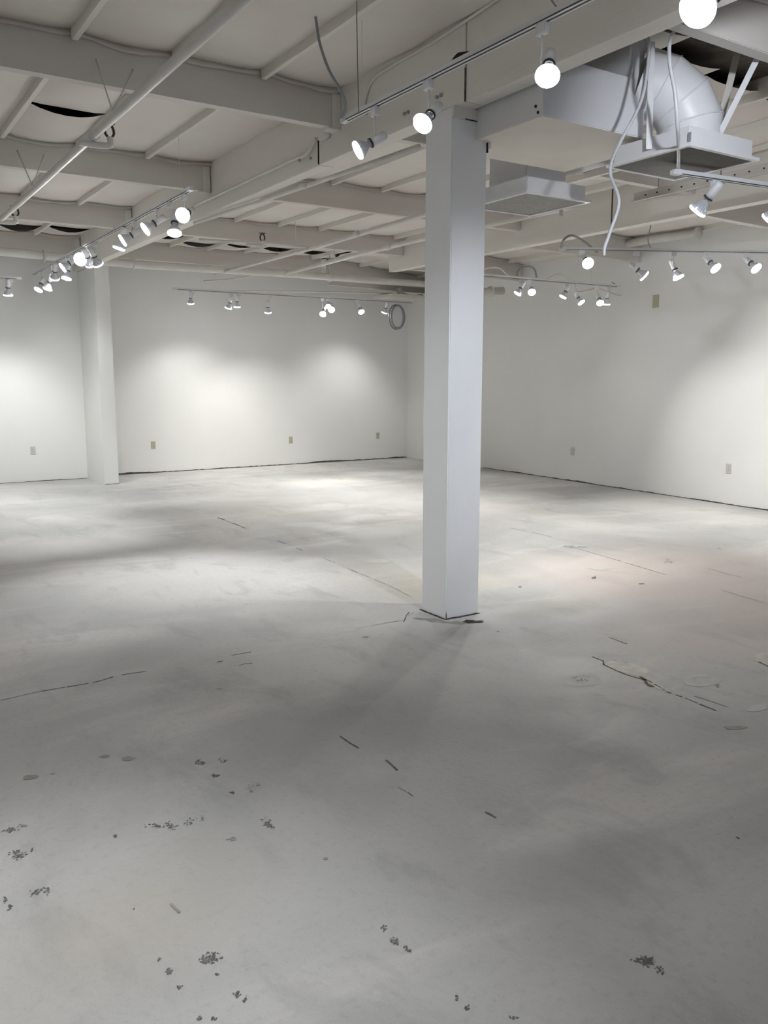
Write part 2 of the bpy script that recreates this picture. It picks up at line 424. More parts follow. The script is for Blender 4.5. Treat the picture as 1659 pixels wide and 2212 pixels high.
# chipped gap round the foot
bm = bmesh.new(); N = 40; prev = None
path = [(-.006, .28), (-.006, -.006), (.27, -.006)]
def jag(bm, pts, w0, z=.0012, seed=0, step=.012):
    prev = None; s = 0
    for a, b_ in zip(pts, pts[1:]):
        a, b_ = Vector(a), Vector(b_); n = max(2, int((b_-a).length/step)); d = (b_-a).normalized(); nn = Vector((-d.y, d.x))
        for i in range(n+1):
            c = a.lerp(b_, i/n); w = w0*(.45+.9*abs(noise.noise(Vector((c.x*25+seed, c.y*25, seed)))) )
            o = nn*w0*.8*noise.noise(Vector((c.x*14, c.y*14, seed+7)))
            p1 = bm.verts.new((c.x+o.x+nn.x*w, c.y+o.y+nn.y*w, z)); p2 = bm.verts.new((c.x+o.x-nn.x*w, c.y+o.y-nn.y*w, z))
            if prev: bm.faces.new((prev[0], p1, p2, prev[1]))
            prev = (p1, p2)
    bmesh.ops.recalc_face_normals(bm, faces=bm.faces)
    return bm
obj('base_gap', jag(bmesh.new(), path, .012, .0016, 3), M_VOID, col)
bm = bmesh.new()
vs = [bm.verts.new(p) for p in ((-.003,-.0025,.02),(-.0005,-.0025,.06),(.004,-.0015,.03),(.006,-.0015,.012),(.002,-.0025,.0))]
bm.faces.new(vs); obj('corner_chip', bm, M_GAP, col)

# ---------------------------------------------------------------- marks on the floor (cracks, scuffs, patches): parts of the floor
M_CRACK = mat('crack', (.075,.07,.065,1), .9, col2=(.16,.155,.145,1), scale=20)
M_SCUFF = mat('black_scuff', (.10,.10,.095,1), .8, col2=(.20,.20,.195,1), scale=40)
M_FAINT = mat('grey_stain', (.27,.27,.265,1), .7, col2=(.33,.33,.32,1), scale=15)
M_TAN = mat('tan_stain', (.34,.32,.27,1), .7, col2=(.27,.25,.21,1), scale=25)
M_PALE = mat('pale_filler', (.66,.64,.59,1), .7, col2=(.52,.49,.42,1), scale=14)
M_PALE2 = mat('pale_ring', (.58,.57,.545,1), .7, col2=(.49,.48,.46,1), scale=9)
def g(px, py): 
    p = at(px, py, 2, 0); return Vector((p.x, p.y))
def crack(pts, w, m=None, name='crack', seed=1, dash=0):
    P = [g(*p) for p in pts]; bm = bmesh.new()
    if dash:
        rnd = random.Random(seed)
        for a, b_ in zip(P, P[1:]):
            n = max(1, int((b_-a).length/dash))
            for i in range(n):
                if rnd.random() < .3: continue
                s, e = a.lerp(b_, i/n), a.lerp(b_, (i+rnd.uniform(.5, 1.05))/n)
                jag(bm, [s, e], w*rnd.uniform(.4, 1.2), .0012, rnd.random()*9)
    else: jag(bm, P, w, .0012, seed)
    return obj(name, bm, m or M_CRACK, floor)
def lump(bm, c, rx, ry, rot, z=.0011, n=14, seed=0, rough=.35):
    vs = []
    for k in range(n):
        a = 2*PI*k/n; q = 1 + rough*noise.noise(Vector((math.cos(a)*2+seed, math.sin(a)*2, seed*1.7)))*2
        x, y = rx*q*math.cos(a), ry*q*math.sin(a)
        vs.append(bm.verts.new((c.x+x*math.cos(rot)-y*math.sin(rot), c.y+x*math.sin(rot)+y*math.cos(rot), z)))
    f = bm.faces.new(vs)
    if f.normal.z < 0: f.normal_flip()
def cluster(px, py, wpx, hpx, k, size, m=None, name='scuff_mark', seed=0, slope=0):
    """a speckled scuff made of many small chips around a spot"""
    rnd = random.Random(seed+px*3+py); bm = bmesh.new()
    for _ in range(k):
        u, v = max(-1, min(1, rnd.gauss(0, .45))), max(-1, min(1, rnd.gauss(0, .45)))
        c = g(px+u*wpx/2, py+v*hpx/2+u*slope)
        s = size*rnd.uniform(.3, 1.1)
        lump(bm, c, s*rnd.uniform(.8, 1.8), s*rnd.uniform(.5, 1), rnd.uniform(-.9, .9)+.5, n=8, seed=rnd.random()*50, z=.001+.0004*rnd.random())
    return obj(name, bm, m or M_SCUFF, floor)
# long joints and cracks
crack([(0,1513),(90,1493),(145,1484),(200,1475),(262,1458),(330,1448)], .006, seed=2, dash=.10)
crack([(440,1429),(500,1416),(560,1405),(640,1391),(706,1375)], .005, seed=3, dash=.12)
crack([(706,1375),(800,1352),(868,1340),(895,1322)], .004, M_FAINT, seed=4, dash=.1)
crack([(470,1430),(482,1428)], .006); crack([(516,1438),(530,1433),(545,1433)], .004)
crack([(470,1118),(520,1137),(580,1160),(640,1184),(690,1203)], .012, seed=5, dash=.2)
crack([(700,1206),(780,1240),(840,1265),(890,1290)], .008, M_FAINT, seed=6, dash=.2)
crack([(872,1344),(876,1332),(884,1323)], .006, seed=4)
crack([(832,1346),(868,1341)], .004, seed=8)
crack([(1280,1419),(1303,1428),(1304,1436),(1330,1448),(1352,1457),(1380,1466),(1400,1470)], .007, seed=9)
crack([(1400,1470),(1440,1494),(1480,1508),(1512,1521),(1545,1535),(1580,1541)], .008, seed=10, dash=.05)
crack([(1325,1427),(1356,1432)], .004, seed=3)
crack([(1500,1504),(1540,1516),(1570,1527)], .007, M_FAINT, seed=12)
crack([(1640,1430),(1659,1441)], .008, seed=13)
crack([(1530,1228),(1570,1240),(1600,1246)], .006, M_FAINT, seed=14)
crack([(1315,1377),(1335,1384),(1355,1391)], .005, M_CRACK, seed=15)
crack([(1100,1140),(1150,1150),(1200,1162)], .02, M_FAINT, seed=16, dash=.3)
crack([(1230,1180),(1350,1215),(1450,1245),(1560,1275),(1659,1305)], .008, M_FAINT, seed=17, dash=.4)
crack([(735,1590),(755,1605),(775,1616)], .004, seed=18)
crack([(834,1642),(845,1652),(858,1664)], .006, M_SCUFF, seed=19)
crack([(882,1712),(892,1720)], .004, M_SCUFF, seed=20); crack([(858,1700),(878,1710)], .003, M_FAINT, seed=20)
crack([(1048,1754),(1060,1761),(1070,1767)], .006, M_SCUFF, seed=21)
crack([(370,1952),(380,1966),(386,1973)], .008, M_FAINT, seed=22)
crack([(1590,1808),(1597,1812)], .006, M_SCUFF, seed=23)
crack([(66,1841),(69,1832)], .005, M_SCUFF, seed=24)
# chip beside the column foot
bm = bmesh.new(); lump(bm, g(1022,1343), .075, .032, -.6, n=16, seed=3, rough=.5); obj('chipped_hole', bm, M_VOID, floor)
bm = bmesh.new(); lump(bm, g(985,1345), .10, .03, -.75, z=.0009, n=16, seed=9, rough=.4); obj('chipped_concrete', bm, M_TAN, floor)
bm = bmesh.new(); lump(bm, g(935,1340), .12, .03, -1.0, z=.0008, n=16, seed=5, rough=.4); obj('chipped_concrete', bm, M_FAINT, floor)
# filler patches and rings on the right
def outline(name, pts, m, z=.001):
    bm = bmesh.new(); vs = []
    P = [g(*p) for p in pts]
    for a, b_ in zip(P, P[1:]+P[:1]):
        for i in range(6):
            c = a.lerp(b_, i/6); k = .008
            vs.append(bm.verts.new((c.x+k*noise.noise(Vector((c.x*30,c.y*30,0))), c.y+k*noise.noise(Vector((c.x*30,c.y*30,4))), z)))
    f = bm.faces.new(vs); 
    if f.normal.z < 0: f.normal_flip()
    return obj(name, bm, m, floor)
outline('filler_patch', [(1304,1434),(1312,1429),(1335,1427),(1360,1432),(1390,1438),(1402,1449),(1395,1458),(1378,1461),(1350,1455),(1325,1445)], M_PALE)
outline('filler_patch', [(1398,1460),(1412,1466),(1424,1480),(1436,1490),(1424,1491),(1408,1482),(1398,1472)], M_PALE)
crack([(1384,1462),(1393,1470),(1402,1478),(1412,1484)], .016, M_CRACK, seed=31)
def ring(name, cpx, wpx, hpx, frac, m):
    bm = bmesh.new(); n = 36; out = []; inn = []
    for k in range(n):
        a = 2*PI*k/n; q = 1+.12*noise.noise(Vector((math.cos(a)*1.5+cpx[0], math.sin(a)*1.5, 2)))
        o_ = g(cpx[0]+wpx/2*q*math.cos(a), cpx[1]+hpx/2*q*math.sin(a)); i_ = g(cpx[0]+wpx/2*frac*math.cos(a), cpx[1]+hpx/2*frac*math.sin(a))
        out.append(bm.verts.new((o_.x, o_.y, .0009))); inn.append(bm.verts.new((i_.x, i_.y, .0009)))
    for k in range(n): bm.faces.new((out[k], inn[k], inn[(k+1) % n], out[(k+1) % n]))
    bmesh.ops.recalc_face_normals(bm, faces=bm.faces)
    for f in bm.faces:
        if f.normal.z < 0: f.normal_flip()
    return obj(name, bm, m, floor)
ring('pale_ring_stain', (1258,1469), 78, 30, .6, M_PALE2); cluster(1256,1466,46,14,22,.008,M_FAINT)
ring('pale_ring_stain', (1514,1470), 78, 28, .55, M_PALE2); cluster(1549,1482,12,8,8,.008,M_FAINT)
outline('filler_patch', [(1618,1422),(1640,1412),(1659,1408),(1659,1438),(1640,1432)], M_PALE)
outline('filler_patch', [(1610,1535),(1625,1524),(1659,1520),(1659,1530),(1635,1538)], M_PALE2)
outline('filler_patch', [(788,1213),(800,1209),(830,1208),(846,1212),(835,1217),(795,1217)], M_PALE2)
outline('filler_patch', [(1268,1228),(1300,1226),(1325,1228),(1300,1233)], M_PALE2)
cluster(1284,1248,14,8,8,.012); cluster(1386,1261,16,6,9,.012); cluster(1122,1268,14,5,8,.008); cluster(1075,1364,14,4,6,.004)
cluster(1236,1181,50,8,12,.03,M_FAINT); cluster(1445,1213,22,10,14,.016,M_FAINT); cluster(1552,1186,12,5,8,.014,M_FAINT)
# black scuffs in the foreground
for (px, py, w_, h_, k, s, sl) in ((434,1648,22,18,26,.0035,8),(465,1675,16,8,14,.0035,3),(503,1712,12,6,10,.003,0),(580,1780,26,18,34,.0034,8),
    (370,1784,24,14,18,.0034,6),(338,1784,60,12,26,.0026,-2),(420,1773,50,14,26,.0026,-6),(249,1806,8,9,8,.003,0),(22,1794,34,10,26,.003,-2),
    (52,1784,30,6,14,.0026,0),(40,1846,38,22,44,.0032,-3),(80,1927,34,12,30,.0028,-6),(104,1924,10,18,12,.0022,0),(12,1945,6,16,12,.003,0),
    (22,1960,6,14,12,.003,2),(455,2072,44,20,60,.0030,-4),(460,2059,30,6,10,.002,0),(364,2098,14,10,16,.0028,2),(344,2072,14,8,9,.002,-3),
    (388,2133,12,8,10,.0024,0),(512,2149,14,12,16,.0026,0),(530,2160,8,14,10,.0022,-3),(468,2105,8,4,5,.0026,0),(430,2201,14,10,12,.0024,0),
    (462,2201,12,6,10,.0026,0),(853,2033,22,18,26,.0028,5),(830,2008,12,16,10,.0024,3),(880,2052,20,14,14,.0026,6),(1396,2076,34,24,60,.0030,4),
    (1376,2076,30,10,14,.0024,5),(1424,2095,24,14,18,.0026,6),(988,2156,8,16,9,.0026,2),(1006,2177,10,8,9,.0026,0),(1110,2198,30,6,9,.0024,0),
    (548,1700,34,20,26,.003,0),(500,1812,20,10,14,.003,0),(291,1963,4,3,3,.003,0),(480,1645,20,12,12,.0026,0)):
    cluster(px, py, w_*1.1, h_*1.1, int(k*1.3), s*1.25, M_FAINT if (px, py) in ((548,1700),(500,1812),(52,1784)) else M_SCUFF, seed=k, slope=sl)
for (px, py, rx, ry, m) in ((66,1679,.03,.018,M_TAN),(276,1639,.024,.02,M_FAINT),(227,1634,.02,.012,M_FAINT),(114,1672,.01,.006,M_FAINT),
                            (475,1488,.018,.008,M_TAN),(1590,1572,.05,.02,M_TAN),(790,1376,.02,.015,M_FAINT),(703,1855,.008,.008,M_TAN)):
    bm = bmesh.new(); lump(bm, g(px,py), rx, ry, -.5, n=18, seed=px*.1, rough=.3); obj('oil_stain', bm, m, floor)

# ---------------------------------------------------------------- outlets
def outlet(cp, normal, label, m, blank=False, cat='outlet', grp='wall outlets', hz=.115, wd=.07):
    t = thing('wall_outlet' if not blank else 'cover_plate', label, cat, cp, grp)
    nrm = Vector(normal); s = Vector((-nrm.y, nrm.x, 0)); rot = Matrix((s, Vector((0,0,1)), nrm)).transposed().to_4x4()
    t.rotation_euler = rot.to_euler()
    obj('face_plate', bx(-wd/2, -hz/2, 0, wd/2, hz/2, .007, bev=.002), m, t)
    if not blank:
        for sy in (-1, 1):
            bm = bmesh.new(); lathe(bm, [(.0165, .006), (.0165, .0085), (.015, .009)], 16)
            for v in bm.verts: v.co.y = v.co.y*.85 + sy*.02
            rc = obj('receptacle', bm, m, t)
            bm = bmesh.new()
            for sx in (-.0065, .0065): box(bm, sx-.0012, sy*.02-.002, .0088, sx+.0012, sy*.02+.006, .0094)
            obj('slots', bm, M_DARK, rc)
        obj('screw', tb([(0,0,.006),(0,0,.0085)], .003, 8), M_GREYM, t)
    return t
def wp_(px, py, which):
    if which == 'b':
        p = at(px, py, 1, 13.58); y = 13.52 + .1*(p.x-3.35)/6.03; p = at(px, py, 1, y); return p + Vector((0, -.001, 0))
    if which == 'l':
        p = at(px, py, 1, 13.32); return Vector((p.x, 13.25+.08*(p.x-X0)/(3.25-X0)-.001, p.z))
    p = at(px, py, 0, 9.3)
    for _ in range(4): p = at(px, py, 0, 9.38-.0575*(11.3-p.y))
    return p + Vector((-.001, 0, 0))
outlet(wp_(331,961,'b'), (0,-1,0), 'ivory wall outlet nearest the partition, on the back wall', M_IVORY)
outlet(wp_(628,950,'b'), (0,-1,0), 'ivory wall outlet in the middle of the back wall', M_IVORY)
outlet(wp_(816,941,'b'), (0,-1,0), 'ivory wall outlet nearest the back corner, left of the column', M_IVORY)
outlet(wp_(71,973,'l'), (0,-1,0), 'white wall outlet left of the partition', M_WPLATE)
outlet(wp_(1237,975,'r'), (-1,0,0), 'white outlet on the right wall, nearer the column', M_WPLATE)
outlet(wp_(1574,1012,'r'), (-1,0,0), 'white outlet on the right wall, nearer the photo edge', M_WPLATE)
outlet(wp_(1417,651,'r'), (-1,0,0), 'blank ivory cover plate high on the right wall under the tracks', M_IVORY, True, 'cover plate', None, .16, .1)

# ---------------------------------------------------------------- pipes
def pipe(name, label, pts, r, m=M_PIPE, cat='pipe', grp=None, couplings=(), n=14):
    P = [Vector(p) for p in pts]; t = thing(name, label, cat, P[0], grp)
    obj('tube', tb([p-P[0] for p in P], r, n), m, t, smooth=True)
    for c, L_ in couplings:
        c = Vector(c); i = min(range(len(P)-1), key=lambda k: (P[k].lerp(P[k+1], .5)-c).length)
        d = (P[i+1]-P[i]).normalized()
        obj('coupling', tb([c-P[0]-d*L_/2, c-P[0]-d*L_*.3, c-P[0]+d*L_*.3, c-P[0]+d*L_/2], [r*1.05, r*1.45, r*1.45, r*1.05], n), m, t, smooth=True)
    return t
def rod(name, p, q, r, m, parent, n=6):
    lx = parent.location
    return obj(name, tb([Vector(p)-lx, Vector(q)-lx], r, n), m, parent, smooth=True)
lp = pipe('sprinkler_pipe', 'long sprinkler pipe slanting across the upper left ceiling', [(1.53, -3.5, 3.0), (1.53, 12.25, 3.0)], .026,
     couplings=[((1.53, 5.68, 3.0), .07)])
for (a, b_) in (((207,128),(250,243)), ((288,150),(274,222))):
    e = Vector((1.53, 5.25, 3.03)); rod('hanger_wire', at(*a, 1, 5.45), e, .005, M_PIPE, lp)
for (a, b_) in (((37,325),(68,405)), ((95,335),(82,395))):
    rod('hanger_wire', at(*a, 1, 7.89), Vector((1.53, 7.55, 3.03)), .006, M_PIPE, lp)
def sprinkler(p, label, s=1.0):
    t = thing('fire_sprinkler', label, 'sprinkler', p, 'ceiling sprinklers')
    obj('elbow', tb(spline([(-.13*s,0,-.035*s),(-.04*s,0,-.035*s),(0,0,-.028*s),(0,0,.005)]), .013*s, 10), M_PIPE, t, smooth=True)
    bm = bmesh.new()
    for sx in (-1, 1): tube(bm, spline([(sx*.006*s,0,.0),(sx*.018*s,0,.018*s),(sx*.014*s,0,.042*s),(0,0,.055*s)], 4), .0055*s, 6)
    obj('frame', bm, M_BRASS, t)
    obj('deflector', tb([(0,0,.055*s),(0,0,.058*s)], .024*s, 12), M_BRASS, t)
sprinkler(at(237,298,1,5.68), 'upright sprinkler beside the slanting pipe coupling, upper left', 1.5)
sprinkler(at(33,468,0,1.66), 'upright sprinkler at the left edge below the slanting pipe', 1.7)
sprinkler(at(567,521,1,9.6), 'small upright sprinkler near the middle of the far ceiling', 1.6)
pipe('sprinkler_pipe', 'slim pipe strapped under the main beam, left of the column', [at(905,316,2,3.03), at(690,392,2,3.03), at(560,436,2,3.03), at(420,482,2,3.03)], .017,
     couplings=[(at(655,402,2,3.03), .09)])
pipe('sprinkler_pipe', 'upper of two parallel pipes left of the column', [(4.95, 4.6, 3.08), at(905,467,2,3.08), at(680,535,2,3.08), (5.12, 12.6, 3.08)], .024, couplings=[(at(770,506,2,3.08), .09)])
pipe('sprinkler_pipe', 'lower of two parallel pipes left of the column', [(5.85, 5.8, 3.06), at(903,518,2,3.06), at(780,548,2,3.06), at(620,590,2,3.06)], .028, couplings=[(at(838,533,2,3.06), .12)])
pipe('sprinkler_pipe', 'cross pipe under the far purlin feeding the sprinkler', [at(430,518,1,9.6), at(567,525,1,9.6), at(667,535,1,9.6)], .016, couplings=[(at(567,525,1,9.6), .06)])
for (x_, y_, z_) in ((5.0, 5.6, 3.1), (5.1, 9.9, 3.1), (5.9, 8.0, 3.08), (5.95, 10.4, 3.08)):
    tag(obj('hanger_rod', tb([(x_, y_, z_), (x_, y_, 3.47)], .006, 8), M_PIPE), 'thin hanger rod holding a sprinkler pipe left of the column', 'rod', 'pipe hanger rods')
bp = pipe('water_main_pipe', 'thick white pipe running along the back wall above the tracks',
     [at(-120,532,1,12.25), at(0,543,1,12.25), at(300,572,1,12.25), at(600,590,1,12.25), at(890,612,1,12.25), at(960,617,1,12.25)], .055,
     couplings=[(at(712,598,1,12.25), .03), (at(288,571,1,12.25), .03), (at(95,552,1,12.25), .03)], n=18)
for px in (712, 288):
    c = at(px, 598 if px == 712 else 571, 1, 12.25); rod('hanger_rod', c, c+Vector((0,0,.34)), .006, M_PIPE, bp)
pipe('bent_pipe', 'curved pipe elbow below the thick pipe in the back corner', spline([at(860,622,1,12.6), at(864,632,1,12.6), at(875,640,1,12.6), at(893,643,1,12.6), at(912,641,1,12.6)], 5), .05)
pipe('stub_pipe', 'capped thick pipe stub right of the column', [at(1000,634,1,10.2), at(1086,628,1,10.2)], .058, couplings=[(at(1060,630,1,10.2), .04)])
pipe('conduit', 'thin conduit clipped along the near face of the main beam', spline([at(330,488,0,3.165), at(405,452,0,3.165), at(520,398,0,3.165), at(635,344,0,3.165), at(652,339,0,3.165), at(668,326,0,3.165), at(683,299,0,3.165)], 6), .012)
pipe('conduit', 'thin conduit rising to the top of the main beam above the near track', spline([at(790,248,0,3.17), at(789,215,0,3.17), at(806,172,0,3.17), at(850,140,0,3.17), at(940,88,0,3.17), at(1060,8,0,3.17), at(1100,-25,0,3.17)], 6), .009, M_PIPE)
pipe('conduit', 'pale capped pipe near the right wall above the long track', [at(1250,548,0,8.9), at(1400,518,0,8.9), at(1512,503,0,8.9)], .05, couplings=[(at(1508,504,0,8.9), .03)])
t = thing('junction_box', 'small pale oval junction box on the main beam beside the track end', 'junction box', at(702,297,0,3.17))
bm = bmesh.new(); lathe(bm, [(.001,.0),(.05,0),(.05,.018),(.001,.02)], 20)
for v in bm.verts: v.co = Vector((-v.co.z, v.co.x*1.5, v.co.y*.35))
obj('cover', bm, M_WHITE, t)
t = thing('slotted_strut', 'perforated steel strut below the ceiling, right of the grilles', 'strut', (5.86, 3.0, 2.98))
bm = bmesh.new(); box(bm, -.004, 0, 0, .004, 2.15, .075); box(bm, -.04, 0, 0, .004, 2.15, .006)
obj('angle', bm, M_PURLIN, t)
for k in range(17): obj('slot_hole', bx(-.0065, .1+k*.12, .035, -.004, .115+k*.12, .045), M_VOID, t)
for y in (.3, 1.9): obj('hanger_wire', tb([(0, y, .07), (0, y, .53)], .003, 6), M_WIRE, t)

# ---------------------------------------------------------------- ducts and grilles
t = thing('air_duct', 'large rectangular air duct tucked behind the column under the main beam', 'duct', (3.34, 3.59, 2.9))
bm = bmesh.new(); box(bm, 0, 0, .0, .80, .84, .31); bmesh.ops.bevel(bm, geom=bm.edges[:], offset=.004, segments=1, affect='EDGES')
obj('trunk', bm, M_DUCT, t)
obj('riser', bx(.66, .004, .31, .82, .5, .6), M_DUCT, t)
obj('bottom_panel', bx(.003, .004, -.004, 1.0, .842, .001), M_DUCTB, t, label='cream board underside')
for k, (px, py) in enumerate(((1158,230),(1163,243))):
    p = at(px, py, 0, 3.34)-t.location; obj('screw', tb([p, p-Vector((.006,0,0))], .008, 8), M_VOID, t)
t = thing('duct_elbow', 'round gored duct elbow dropping into the large grille box', 'duct', (4.40, 3.47, 2.86))
pts = [(0,0,0),(0,.0,.13),(-.05,.03,.24),(-.13,.10,.33),(-.22,.19,.375)]
rr = .186
P_ = [Vector(p) for p in pts]; rings = []
for i, p in enumerate(P_):
    d = (P_[min(i+1, len(P_)-1)] - P_[max(i-1, 0)]).normalized(); y_ = Vector((.66, .75, 0)); y_ = (y_ - d*y_.dot(d)).normalized(); x_ = y_.cross(d)
    rings.append([p + (x_*math.cos(2*PI*k/36) + y_*math.sin(2*PI*k/36))*rr for k in range(37)])
for i in range(len(P_)-1):
    bm = bmesh.new(); A = [bm.verts.new(v) for v in rings[i][:36]]; B = [bm.verts.new(v) for v in rings[i+1][:36]]
    for k in range(36): bm.faces.new((A[k], A[(k+1) % 36], B[(k+1) % 36], B[k]))
    bmesh.ops.recalc_face_normals(bm, faces=bm.faces)
    obj('duct_segment', bm, M_DUCT, t, smooth=True)
    if 0 < i: obj('seam', tb(rings[i], .0055, 6), M_DUCT, t, smooth=True)
def grille(label, x0, y0, x1, y1, zb, louvre):
    t = thing('ceiling_grille', label, 'air grille', (x0, y0, zb), 'air grilles')
    W_, D_ = x1-x0, y1-y0
    bm = bmesh.new(); box(bm, .03, .03, .02, W_-.03, D_-.03, .115, bev=.004); obj('plenum_box', bm, M_DUCT, t)
    bm = bmesh.new(); f = .028
    box(bm, 0, 0, 0, W_, f, .018); box(bm, 0, D_-f, 0, W_, D_, .018); box(bm, 0, f, 0, f, D_-f, .018); box(bm, W_-f, f, 0, W_, D_-f, .018)
    obj('frame', bm, M_WHITE, t)
    if louvre:
        bm = bmesh.new(); n = 26
        for k in range(n):
            y = f + (D_-2*f)*(k+.5)/n
            vs = [bm.verts.new(p) for p in ((f, y-.008, .014), (W_-f, y-.008, .014), (W_-f, y+.004, .003), (f, y+.004, .003))]
            bm.faces.new(vs); vs = [bm.verts.new(p) for p in ((f, y-.008, .0155), (W_-f, y-.008, .0155), (W_-f, y+.004, .0045), (f, y+.004, .0045))]; bm.faces.new(vs[::-1])
        obj('louvres', bm, M_GRILLE, t)
        obj('backing', bx(f, f, .016, W_-f, D_-f, .019), M_VOID, t)
    else:
        obj('egg_crate_core', bx(f, f, .006, W_-f, D_-f, .017), M_GRID, t)
    return t
g1 = grille('large louvred ceiling grille under the round duct elbow', 4.02, 3.16, 4.64, 3.76, 2.75, True)
g2 = grille('smaller white-boxed ceiling grille right beside the column', 4.08, 4.52, 4.70, 5.16, 2.75, False)
obj('corner_clip', bx(.02, .02, .03, .028, .035, .075), M_GREYM, g1)
t = thing('square_duct', 'grey square duct rising from the grille beside the column', 'duct', (4.2, 4.66, 2.865))
obj('drop', bx(0, 0, 0, .38, .4, .6, bev=.004), M_DUCT, t)
t = tag(obj('support_strap', bx(4.03, 4.99, 2.80, 4.09, 4.996, 3.45), M_WHITE), 'flat white strap hanging beside the column next to the duct', 'strap')
# straps carrying the large grille
def strap(label, p, q, w_=.035, m=M_WHITE):
    p, q = Vector(p), Vector(q); d = (q-p).normalized(); s = RT.copy(); s.z = 0; s = (s - d*s.dot(d)).normalized()*w_/2; n = d.cross(s).normalized()*.0015
    bm = bmesh.new(); A = [bm.verts.new(p+a*s+b_*n-p) for a in (-1,1) for b_ in (-1,1)]; B = [bm.verts.new(q+a*s+b_*n-p) for a in (-1,1) for b_ in (-1,1)]
    for f in ((0,1,5,4),(1,3,7,5),(3,2,6,7),(2,0,4,6),(0,2,3,1),(4,5,7,6)):
        vs = A+B; bm.faces.new([vs[i] for i in f])
    bmesh.ops.recalc_face_normals(bm, faces=bm.faces)
    o = obj('support_strap', bm, m); o.location = p; return tag(o, label, 'strap', 'duct straps')
strap('straight strap left of the round elbow, down to the large grille', at(1402,322,1,3.45), at(1408,90,1,3.45))
strap('pale slanted strap right of the round elbow', at(1553,292,1,3.30), at(1640,118,1,3.12), .034)
strap('darker slanted strap just left of the pale one', at(1549,290,1,3.45), at(1597,98,1,3.45), .04, M_PURLIN)
t = tag(obj('support_strap', bx(5.05, 5.2, 2.80, 5.09, 5.203, 3.47), M_PURLIN), 'short strap behind the grille beside the column', 'strap')
# timber blocking and small equipment box
t = tag(obj('timber_block', bx(5.60, 5.0, 3.2, 5.64, 6.2, 3.25), M_BEAM), 'pale timber batten right of the small grille', 'timber')
t = tag(obj('corner_shelf', bx(8.1, 12.25, 2.885, 9.3, 12.85, 2.93, bev=.004), M_PURLIN), 'small painted shelf above the cable coil', 'shelf')

# ---------------------------------------------------------------- track lights
def rail(label, p, q, wires=(), drop_to=3.2):
    p, q = Vector(p), Vector(q); t = thing('light_track', label, 'light track', p, 'ceiling light tracks')
    d = (q-p); Lr = d.length; t.rotation_euler = (0, -math.asin(d.z/Lr), math.atan2(d.y, d.x))
    obj('rail', bx(0, -.018, -.010, Lr, .018, .020, bev=.002), M_WHITE, t)
    bm = bmesh.new(); box(bm, .05, -.006, -.0112, Lr-.05, .006, -.0098); box(bm, .05, -.0190, -.008, Lr-.05, -.0178, -.003); box(bm, .05, .0178, -.008, Lr-.05, .0190, -.003)
    obj('conductor_slot', bm, M_SLOT, t)
    obj('end_cap', bx(-.012, -.019, -.012, .03, .019, .014, bev=.003), M_WHITE, t)
    obj('end_cap', bx(Lr-.03, -.019, -.012, Lr+.012, .019, .014, bev=.003), M_WHITE, t)
    for s in wires:
        obj('hanger_wire', tb([(s*Lr, 0, .01), (s*Lr, 0, drop_to-p.z)], .0015, 6), M_PIPE, t)
    return (p, d.normalized(), Lr)
TR = {}
TR['near'] = rail('near track hung alongside the main beam in front of the column', at(742,262,2,3.0), Vector((2.66, .35, 3.0)), (.05, .62), 3.5)
TR['far'] = rail('far left track crowded with bright lamps', at(414,408,2,2.92), at(72,594,2,2.92), (.04, .5), 3.45)
TR['back'] = rail('track in front of the back wall', at(375,624,1,12.4), at(895,654,1,12.4), (.1, .5, .9), 3.45)
TR['right'] = rail('long track in front of the right wall', at(1211,538,2,2.8), at(1900,549,2,2.8), (), 3.45)
TR['grille'] = rail('short grey-looking track below the large grille', at(1455,373,2,2.70), at(1760,417,2,2.70), (), 3.45)
TR['corner'] = rail('thin track right of the column near the right wall', at(1000,592,2,2.66), at(1338,619,2,2.66), (.1, .8), 3.4)
TR['edge'] = rail('small track at the far left edge of the photo', at(-60,597,2,2.78), at(45,602,2,2.78), (.5,), 3.4)

TR['left'] = rail('added track out of view on the left side of the room', (-1.2, .4, 2.95), (-1.2, 4.4, 2.95), (.1, .9), 3.5)  # unseen track, added to carry fill lamps for column and near floor
# shared meshes
def mk(f): me = bpy.data.meshes.new('x'); f.normal_update(); f.to_mesh(me); f.free(); return me
ME_ADAPT = bx(-.03, -.016, -.055, .03, .016, -.008, bev=.004)
ME_ADAPT = mk(ME_ADAPT); ME_ADAPT.name = 'track_adapter'
bm = bmesh.new(); lathe(bm, [(.0, -.078), (.02, -.078), (.028, -.07), (.030, -.055), (.030, .045), (.026, .045), (.024, .01)], 24, caps=False); ME_HOLD = mk(bm); ME_HOLD.name = 'lamp_holder'
bm = bmesh.new(); lathe(bm, [(.026, .035), (.033, .035), (.033, .047), (.026, .047), (.026, .035)], 24, caps=False); ME_COLL = mk(bm); ME_COLL.name = 'collar'
bm = bmesh.new(); lathe(bm, [(.014, .03), (.0185, .045), (.020, .062), (.030, .078), (.045, .098), (.055, .116), (.060, .134), (.060, .142)], 40, flute=-.003, nfl=1, caps=False); ME_BULB = mk(bm); ME_BULB.name = 'reflector_bulb'
bm = bmesh.new(); lathe(bm, [(.061, .136), (.0615, .142), (.058, .149), (.045, .153), (.02, .1555), (.0005, .156)], 40); ME_LENS = mk(bm); ME_LENS.name = 'lens'
bm = tb([(-.040, 0, 0), (-.026, 0, 0)], .011, 12); ME_KNOB = mk(bm); ME_KNOB.name = 'pivot_knob'
